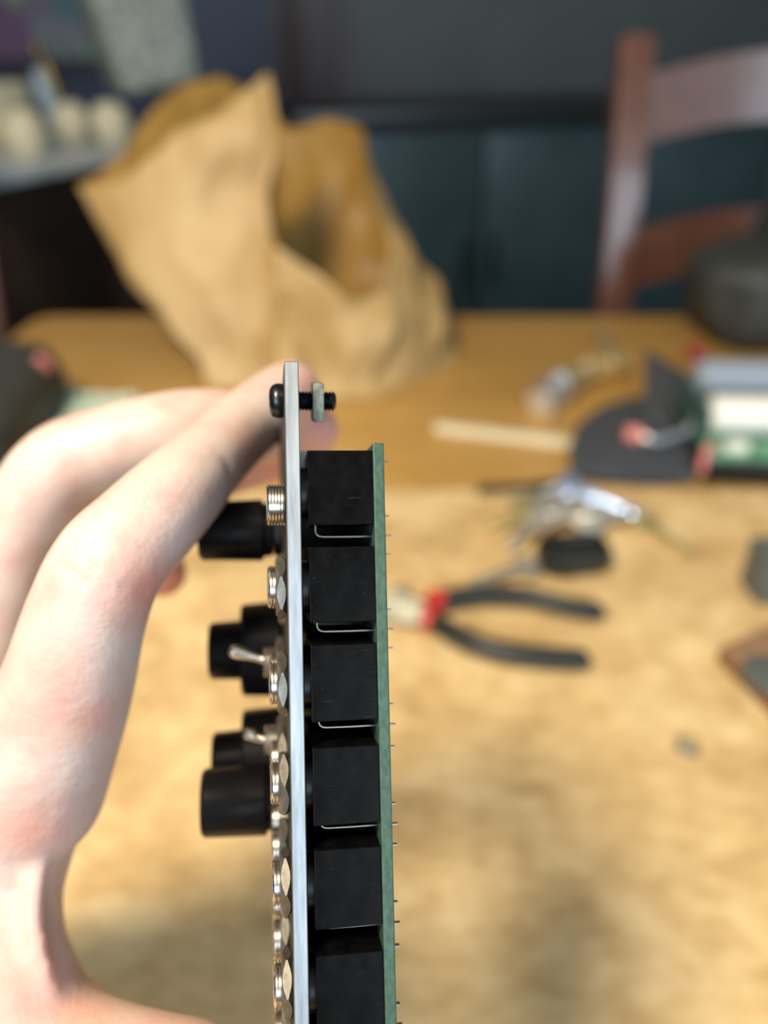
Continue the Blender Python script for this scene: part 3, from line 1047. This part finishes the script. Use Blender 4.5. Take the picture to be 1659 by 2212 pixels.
def flat_obj(name, label, cat, px, py, rz=0.0, lift=0.0):
    o = empty(name, on(px, py, lift), rz)
    return tag(o, label, cat)


# pliers
pj = on(925, 1325)
pl = tag(empty('pliers', pj, 0), 'black handled pliers with red collars lying right of the circuit board', 'pliers')


def rel(px, py, h=0.0):
    return T(px, py, pj.z - TABLE + h) - pj


hz = 0.008
h1 = catmull([tuple(rel(a, b, hz)) for a, b in ((938, 1302), (990, 1290), (1060, 1284), (1140, 1290), (1220, 1308), (1303, 1322))], 6)
h2 = catmull([tuple(rel(a, b, hz)) for a, b in ((930, 1338), (980, 1368), (1040, 1396), (1110, 1412), (1190, 1420), (1272, 1424))], 6)
for pts in (h1, h2):
    m_ = len(pts)
    rad = [0.0062 + 0.0008 * math.sin(math.pi * i / (m_ - 1)) for i in range(m_)]
    rad[-1] = .0035; rad[-2] = .0056
    mesh_obj('handle', tube(pts, rad, 16), M['rubber'], pl)
mesh_obj('collar', tube([rel(928, 1312, hz), rel(942, 1299, hz), rel(958, 1292, hz)], [.0072, .0078, .0070], 16), M['red'], pl)
mesh_obj('collar', tube([rel(910, 1340, hz), rel(922, 1338, hz), rel(938, 1346, hz)], [.0070, .0078, .0070], 16), M['red'], pl)
for s in (-1, 1):
    a, b, c_ = rel(920, 1326 + 5 * s, hz), rel(850, 1308 + 10 * s, hz), rel(730, 1296 + 3 * s, hz)
    mesh_obj('jaw', tube([a, lerp(a, b, .5), b, c_], [.0070, .0095, .0085, .0020], 4, flat=.75), M['jaw'], pl)
mesh_obj('rivet', mv(lathe([(0, .004), (.0055, .004), (.0055, .0145), (.004, .0158), (0, .016)], 20), rel(868, 1312)), M['jaw'], pl)

# bunch of keys with a black fob
kb = on(1190, 1130)
keys = tag(empty('key_bunch', kb), 'bunch of brass and silver keys with a black car fob behind the pliers', 'keys')


def krel(px, py, h=0.0):
    return T(px, py, kb.z - TABLE + h) - kb


def key(p0, p1, mat, hr=0.011, th=0.0022, name='key', up=(0, 0, 1)):
    """bow at p0, blade tip at p1"""
    d = (p1 - p0); L = d.length; x = d.normalized()
    up = Vector(up); z = (up - x * up.dot(x)).normalized(); y = z.cross(x)
    m = Matrix((x, y, z)).transposed().to_4x4(); m.translation = p0
    ol = []
    for k in range(15):
        a = math.radians(25 + 310 * k / 14)
        ol.append((hr * math.cos(a), hr * 1.05 * math.sin(a)))
    ol = ol[::-1]
    w = .0042
    bl = [(hr * .95, -w), (L * .45, -w)]
    nt = 6
    for k in range(nt):
        xx = L * (.5 + .45 * k / nt)
        bl += [(xx, -w), (xx + L * .035, -w + .0016 + .0008 * (k % 3))]
    bl += [(L * .97, -w * .8), (L, 0), (L * .97, w), (hr * .95, w)]
    out = bl + ol[::-1]
    g = slab(out, -th / 2, th / 2, 0.0004)
    return mesh_obj(name, xf(g, m), mat, keys)


key(krel(1150, 1100, .012), krel(1048, 1152, .003), M['brasskey'], up=(-.4, -.5, 1))
key(krel(1180, 1090, .016), krel(1095, 1190, .003), M['silverkey'], up=(-.2, -.2, 1))
key(krel(1230, 1100, .015), krel(1160, 1142, .010), M['silverkey'], .013, up=(-.45, -.4, 1))
key(krel(1270, 1118, .013), krel(1390, 1105, .012), M['silverkey'], .013, up=(-.5, -.6, 1))
key(krel(1225, 1048, .016), krel(1372, 1112, .012), M['bluekey'], .010, .003, up=(0, -1.2, 1))
key(krel(1160, 1075, .014), krel(1095, 1078, .006), M['silverkey'])
key(krel(1390, 1130, .006), krel(1498, 1205, .002), M['brasskey'], .010, up=(-.1, -.3, 1))
key(krel(1135, 1222, .007), krel(1010, 1262, .002), M['silverkey'], .009)
R_ = 0.016
rc = krel(1205, 1082, .016)
mesh_obj('key_ring', tube([rc + Vector((R_ * math.cos(a), R_ * math.sin(a), .004 * math.sin(a + 1))) for a in [2 * math.pi * k / 32 for k in range(33)]], .0011, 10), M['silverkey'], keys)
mesh_obj('key_ring', tube([krel(1262, 1102, .016) + Vector((.013 * math.cos(a), .011 * math.sin(a), .004 * math.sin(a + 2))) for a in [2 * math.pi * k / 32 for k in range(33)]], .0012, 10), M['silverkey'], keys)
fg = xf(slab([(x * .0255, y * .0165) for x, y in [(math.copysign(abs(math.cos(a)) ** .55, math.cos(a)), math.copysign(abs(math.sin(a)) ** .6, math.sin(a))) for a in [2 * math.pi * k / 28 for k in range(28)]]], 0, .016, .004),
        Matrix.Rotation(math.radians(10), 4, 'Z'))
fob = mesh_obj('fob', mv(fg, krel(1235, 1215, .001)), M['rubber'], keys)
mesh_obj('fob_button', mv(box(-.006, .006, -.004, .004, .0155, .0172, .0007), krel(1228, 1205, .001)), M['char'], fob)
mesh_obj('fob_button', mv(box(-.006, .006, -.004, .004, .0155, .0172, .0007), krel(1262, 1200, .001)), M['char'], fob)

# black pen behind the keys
a, b = on(1035, 1058, .004), on(1200, 1050, .004)
pen = tag(empty('black_pen', a), 'thin black pen lying behind the bunch of keys', 'pen')
mesh_obj('barrel', tube([Vector(), (b - a) * .78], .0042, 14), M['rubber'], pen)
mesh_obj('cap', tube([(b - a) * .72, (b - a) * .97, (b - a)], [.0050, .0050, .003], 14), M['black'], pen)

# pale flat stick
p0, p1 = T(935, 925), T(1235, 962)
d = p1 - p0; L = d.length
stk = tag(empty('flat_stick', p0, math.atan2(d.y, d.x)), 'pale flat wooden stick lying on the table left of the dark felt pouch', 'stick')
out = [(0.008 - .008 * math.cos(a), .0095 * math.sin(a)) for a in [math.pi * (-.5 + k / 8) for k in range(9)]]
out = [(0.0095 * (1 - math.cos(math.pi * (k / 8 - .5))), .0095 * math.sin(math.pi * (k / 8 - .5))) for k in range(9)]
out = [(L, -.0095)] + [(L, .0095)] + out[::-1]
mesh_obj('blade', slab(out, 0.0005, .0035, .0005), M['cap'], stk)
mesh_obj('grip', box(L * .72, L * .985, -.0097, .0097, .0004, .0042, .0006), M['cap'], stk)

# crumpled foil tube
pts = [T(1165, 875, .010), T(1200, 840, .014), T(1250, 812, .012), T(1300, 795, .013), T(1345, 790, .010)]
p0 = T(1165, 885)
fo = tag(empty('foil_wrapper', p0), 'crumpled gold and silver foil wrapper lying beyond the flat stick', 'wrapper')
for nm, q, rads, mt in (('wrapper_body', pts[1:], (.014, .015, .013, .010, .006), M['foil']), ('wrapper_end', pts[:2], (.014, .017), M['silverfoil'])):
    cp = catmull([tuple(x - p0) for x in q], 8)
    rr = [rads[0] + (rads[min(len(rads) - 1, 3)] - rads[0]) * i / (len(cp) - 1) for i in range(len(cp))]
    g = tube(cp, rr, 22)
    V = []
    for v in g[0]:
        c = v + Vector((noise.noise(v * 95), noise.noise(v * 95 + Vector((7, 2, 1))), noise.noise(v * 95 + Vector((3, 9, 4))))) * .0065
        c.z = max(c.z, .0006)
        V.append(c)
    mesh_obj(nm, (V, g[1]), mt, fo, smooth=28)
tip = T(1302, 722) - p0
g = tube(catmull([tuple(T(1335, 792, .008) - p0), tuple(T(1318, 760, .012) - p0), tuple(T(1300, 715, .006) - p0)], 6), [.010, .009, .008] + [.008] * 10, 14, flat=.5)
mesh_obj('wrapper_tail', ([v + Vector((noise.noise(v * 80), noise.noise(v * 80 + Vector((1, 5, 3))), .3 * noise.noise(v * 90))) * .005 for v in g[0]], g[1]), M['foil'], fo, smooth=28)

# slate felt pouch with a raised flap
p0 = T(1360, 1000)
po = tag(empty('felt_pouch', p0), 'dark slate felt pouch with a raised flap in front of the soft case', 'pouch')
ol = [T(a, b) - p0 for a, b in ((1232, 1040), (1226, 985), (1246, 935), (1290, 900), (1350, 880), (1420, 872), (1470, 880), (1490, 930), (1494, 1050), (1450, 1052), (1380, 1050), (1300, 1048))]
mesh_obj('pouch_body', slab([(q.x, q.y) for q in ol], .001, .011, .003), M['slate'], po)
V, F = [], []
N = 14
for j in range(N + 1):
    s = j / N
    for i in range(N + 1):
        t = i / N
        bl, brr = T(1388, 912, .010), T(1490, 918, .010)
        tl, tr = W(1396, 760, .80), W(1478, 812, .78)
        q = lerp(lerp(bl, brr, t), lerp(tl, tr, t), s) - p0
        q.y += -.012 * math.sin(math.pi * t) * (1 - .4 * s) + .006 * noise.noise(Vector((t * 3, s * 3, 1)))
        V.append(q)
for j in range(N):
    for i in range(N):
        a = j * (N + 1) + i
        F.append((a, a + 1, a + N + 2, a + N + 1))
fl = mesh_obj('pouch_flap', (V, F), M['slate'], po, smooth=180)
so = fl.modifiers.new('thickness', 'SOLIDIFY'); so.thickness = 0.004

# patch cable with a red plug on the pouch
pa = T(1368, 940, .0185)
cabp = tag(empty('patch_cable', pa), 'grey blue patch cable with a faded red plug lying on the slate pouch', 'cable')
cc = catmull([tuple(T(a, b, h) - pa) for a, b, h in ((1398, 948, .0185), (1425, 952, .018), (1470, 938, .018), (1492, 925, .022), (1502, 905, .030))], 8)
mesh_obj('cable', tube(cc, .0038, 12), M['greytube'], cabp)
mesh_obj('plug', tube([T(1348, 938, .0185) - pa, T(1353, 938, .0185) - pa, T(1385, 942, .0185) - pa, T(1391, 943, .0185) - pa], [.004, .0082, .0082, .005], 18), M['pinkred'], cabp)
mesh_obj('plug_sleeve', tube([T(1388, 944, .0185) - pa, T(1404, 949, .0185) - pa], [.0052, .0048], 14), M['silverkey'], cabp)

# electronics kit at the right frame edge
p0 = T(1622, 1052)
kit = tag(empty('electronics_kit', p0, math.radians(-3)), 'open electronics unit with green board and white cylinder at the right frame edge', 'electronics')
mesh_obj('base_tray', box(-.040, .14, 0.0, .135, .0008, .021, .003), M['ink'], kit)
mesh_obj('green_board', box(-.036, .136, .004, .125, .0215, .0245, .0005), M['green'], kit)
for (x, y, w_, d_, h_, mt) in ((-.022, .012, .018, .010, .008, M['celltube']), (.004, .014, .022, .012, .005, M['green']), (.03, .012, .014, .010, .010, M['ink']), (.058, .013, .016, .010, .008, M['celltube'])):
    mesh_obj('component', box(x, x + w_, y, y + d_, .0246, .0246 + h_, .0008), mt, kit)
mesh_obj('white_cylinder', mv(lathe([(0, -.030), (.012, -.030), (.0165, -.026), (.017, -.020), (.017, .135), (0, .135)], 28, 'X'), (0, .050, .0420)), M['celltube'], kit)
mesh_obj('grey_cylinder', mv(lathe([(0, -.030), (.012, -.030), (.0165, -.026), (.017, -.020), (.017, .135), (0, .135)], 28, 'X'), (0, .098, .0560)), M['greytube'], kit)
mesh_obj('bracket', box(-.036, -.031, .036, .112, .0246, .052, .001), M['bracket'], kit)
mesh_obj('red_terminal', mv(lathe([(0, 0), (.008, 0), (.0085, .004), (.006, .013), (0, .014)], 18), (-.026, .118, .066)), M['darkred'], kit)
mesh_obj('red_lead', tube([Vector((-.030, .020, .027)), Vector((-.037, .012, .029)), Vector((-.0425, .003, .024)), Vector((-.0425, .001, .012))], [.003, .0036, .0034, .003], 12), M['pinkred'], kit)

# soft dark case behind it
p0 = T(1640, 760)
cs = tag(empty('soft_case', p0), 'bulging charcoal soft case at the right frame edge behind the electronics', 'case')


def blob(cx, cy, cz, rx, ry, rz, amp, f, seed, e=0.6):
    bm = bmesh.new()
    bmesh.ops.create_icosphere(bm, subdivisions=4, radius=1.0)
    for v in bm.verts:
        q = v.co.normalized()
        s = Vector([math.copysign(abs(c) ** e, c) for c in q])
        s *= 1 + amp * noise.noise(q * f + Vector((seed, 1, 2)))
        v.co = Vector((cx + rx * s.x, cy + ry * s.y, max(0.0008, cz + rz * s.z)))
    bm.verts.index_update()
    g = [v.co.copy() for v in bm.verts], [tuple(v.index for v in f_.verts) for f_ in bm.faces]
    bm.free()
    return g


mesh_obj('case_body', blob(.055, .055, .055, .125, .085, .062, .12, 1.7, 4), M['char'], cs, smooth=180)
mesh_obj('case_lid', blob(.10, .075, .115, .095, .07, .060, .10, 1.9, 9), M['char'], cs, smooth=180)
mesh_obj('case_panel', blob(.085, .020, .135, .040, .022, .040, .05, 1.5, 2), M['greygreen'], cs, smooth=180)

# black case and red pull on the left, pale green film
p0 = T(20, 960)
bc_ = tag(empty('zip_case', p0, math.radians(-6)), 'black zip case at the left frame edge behind the hand', 'case')
mesh_obj('case_shell', blob(-.055, .018, .034, .085, .092, .034, .05, 1.4, 3, .42), M['char'], bc_, smooth=180)
mesh_obj('zip_seam', tube([Vector((-.055 + .0865 * math.copysign(abs(math.cos(a)) ** .42, math.cos(a)), .018 + .0935 * math.copysign(abs(math.sin(a)) ** .42, math.sin(a)), .034)) for a in [2 * math.pi * k / 60 for k in range(61)]], .0022, 8), M['rubber'], bc_)
q = bc_.matrix_world
mesh_obj('zip_pull', tube([T(84, 774, .070) - p0, T(95, 784, .064) - p0, T(104, 798, .056) - p0], [.005, .0075, .005], 12, flat=.6), M['pinkred'], bc_)
bc_.rotation_euler = (0, 0, 0)
p0 = T(200, 900)
bw = []
V, F = [], []
NXB, NYB = 40, 30
A_, B_, C_, D_ = T(95, 930), T(330, 930), T(310, 862), T(135, 848)
for j in range(NYB + 1):
    for i in range(NXB + 1):
        s, t = i / NXB, j / NYB
        q = lerp(lerp(A_, B_, s), lerp(D_, C_, s), t) - p0
        edge_ = min(s, 1 - s, t, 1 - t) * 6
        q.x += .006 * noise.noise(Vector((t * 4, 1, s)))
        q.y += .006 * noise.noise(Vector((s * 4, 7, t)))
        q.z = .0008 + max(0, (.006 + .010 * abs(noise.noise(Vector((s * 5, t * 4, 3)))))) * min(1, edge_)
        V.append(q)
for j in range(NYB):
    for i in range(NXB):
        a = j * (NXB + 1) + i
        F.append((a, a + 1, a + NXB + 2, a + NXB + 1))
film = mesh_obj('plastic_film', (V, F), M['bubble'], loc=p0, smooth=180)
so = film.modifiers.new('thickness', 'SOLIDIFY'); so.thickness = 0.0006; so.offset = 1
tag(film, 'pale green crumpled plastic film between the black case and the fingers', 'plastic film')

# wooden block and grey box at the right frame edge
p0 = on(1545, 1430)
wb = tag(empty('wooden_block', p0, math.radians(0)), 'thin brown wooden block with a dark round inset at the right frame edge', 'wood block')
q1, q2 = T(1660, 1560) - p0, T(1665, 1385) - p0
q1.z = q2.z = 0
ol = [Vector((0, 0, 0)), q1 * 1.35, q1 * 1.35 + q2 * 1.25, q2 * 1.25]
mesh_obj('block_body', slab([(v.x, v.y) for v in ol], .0015, .0105, .0012), M['walnutedge'], wb)
cen_ = sum(ol, Vector()) / 4
mesh_obj('block_face', slab([((v.x - cen_.x) * .985 + cen_.x, (v.y - cen_.y) * .985 + cen_.y) for v in ol], .0104, .0128, .0006), M['walnut'], wb)
ic = T(1668, 1460, p0.z - TABLE + .0128) - p0
mesh_obj('inset', mv(lathe([(0, 0), (.0165, 0), (.0165, .0012), (.0150, .0018), (0, .0018)], 32), ic), M['greygreen'], wb)
pk = T(1596, 1396, p0.z - TABLE + .0128) - p0
mesh_obj('pin_hole', mv(lathe([(0, 0), (.0032, 0), (.0030, .0005), (0, .0006)], 20), pk), M['walnutedge'], wb)
p0 = on(1640, 1312)
gbx = tag(empty('grey_box', p0, math.radians(4)), 'small dark grey box at the right frame edge behind the wooden block', 'box')
mesh_obj('box_shell', box(-.002, .06, 0, .028, .001, .030, .003), M['greygreen'], gbx)
mesh_obj('box_lid', box(-.0026, .0606, -.0006, .0286, .030, .036, .002), M['greygreen'], gbx)

# clear plastic bead on the paper
pb = on(1482, 1618)
bead = mesh_obj('clear_bead', lathe([(.0022, .0008), (.0048, .0008), (.0062, .0024), (.0056, .0048), (.0040, .0058), (.0022, .0046), (.0018, .0026), (.0022, .0008)], 28), M['clear'], loc=pb)
tag(bead, 'small clear plastic washer lying alone on the kraft paper at lower right', 'washer')
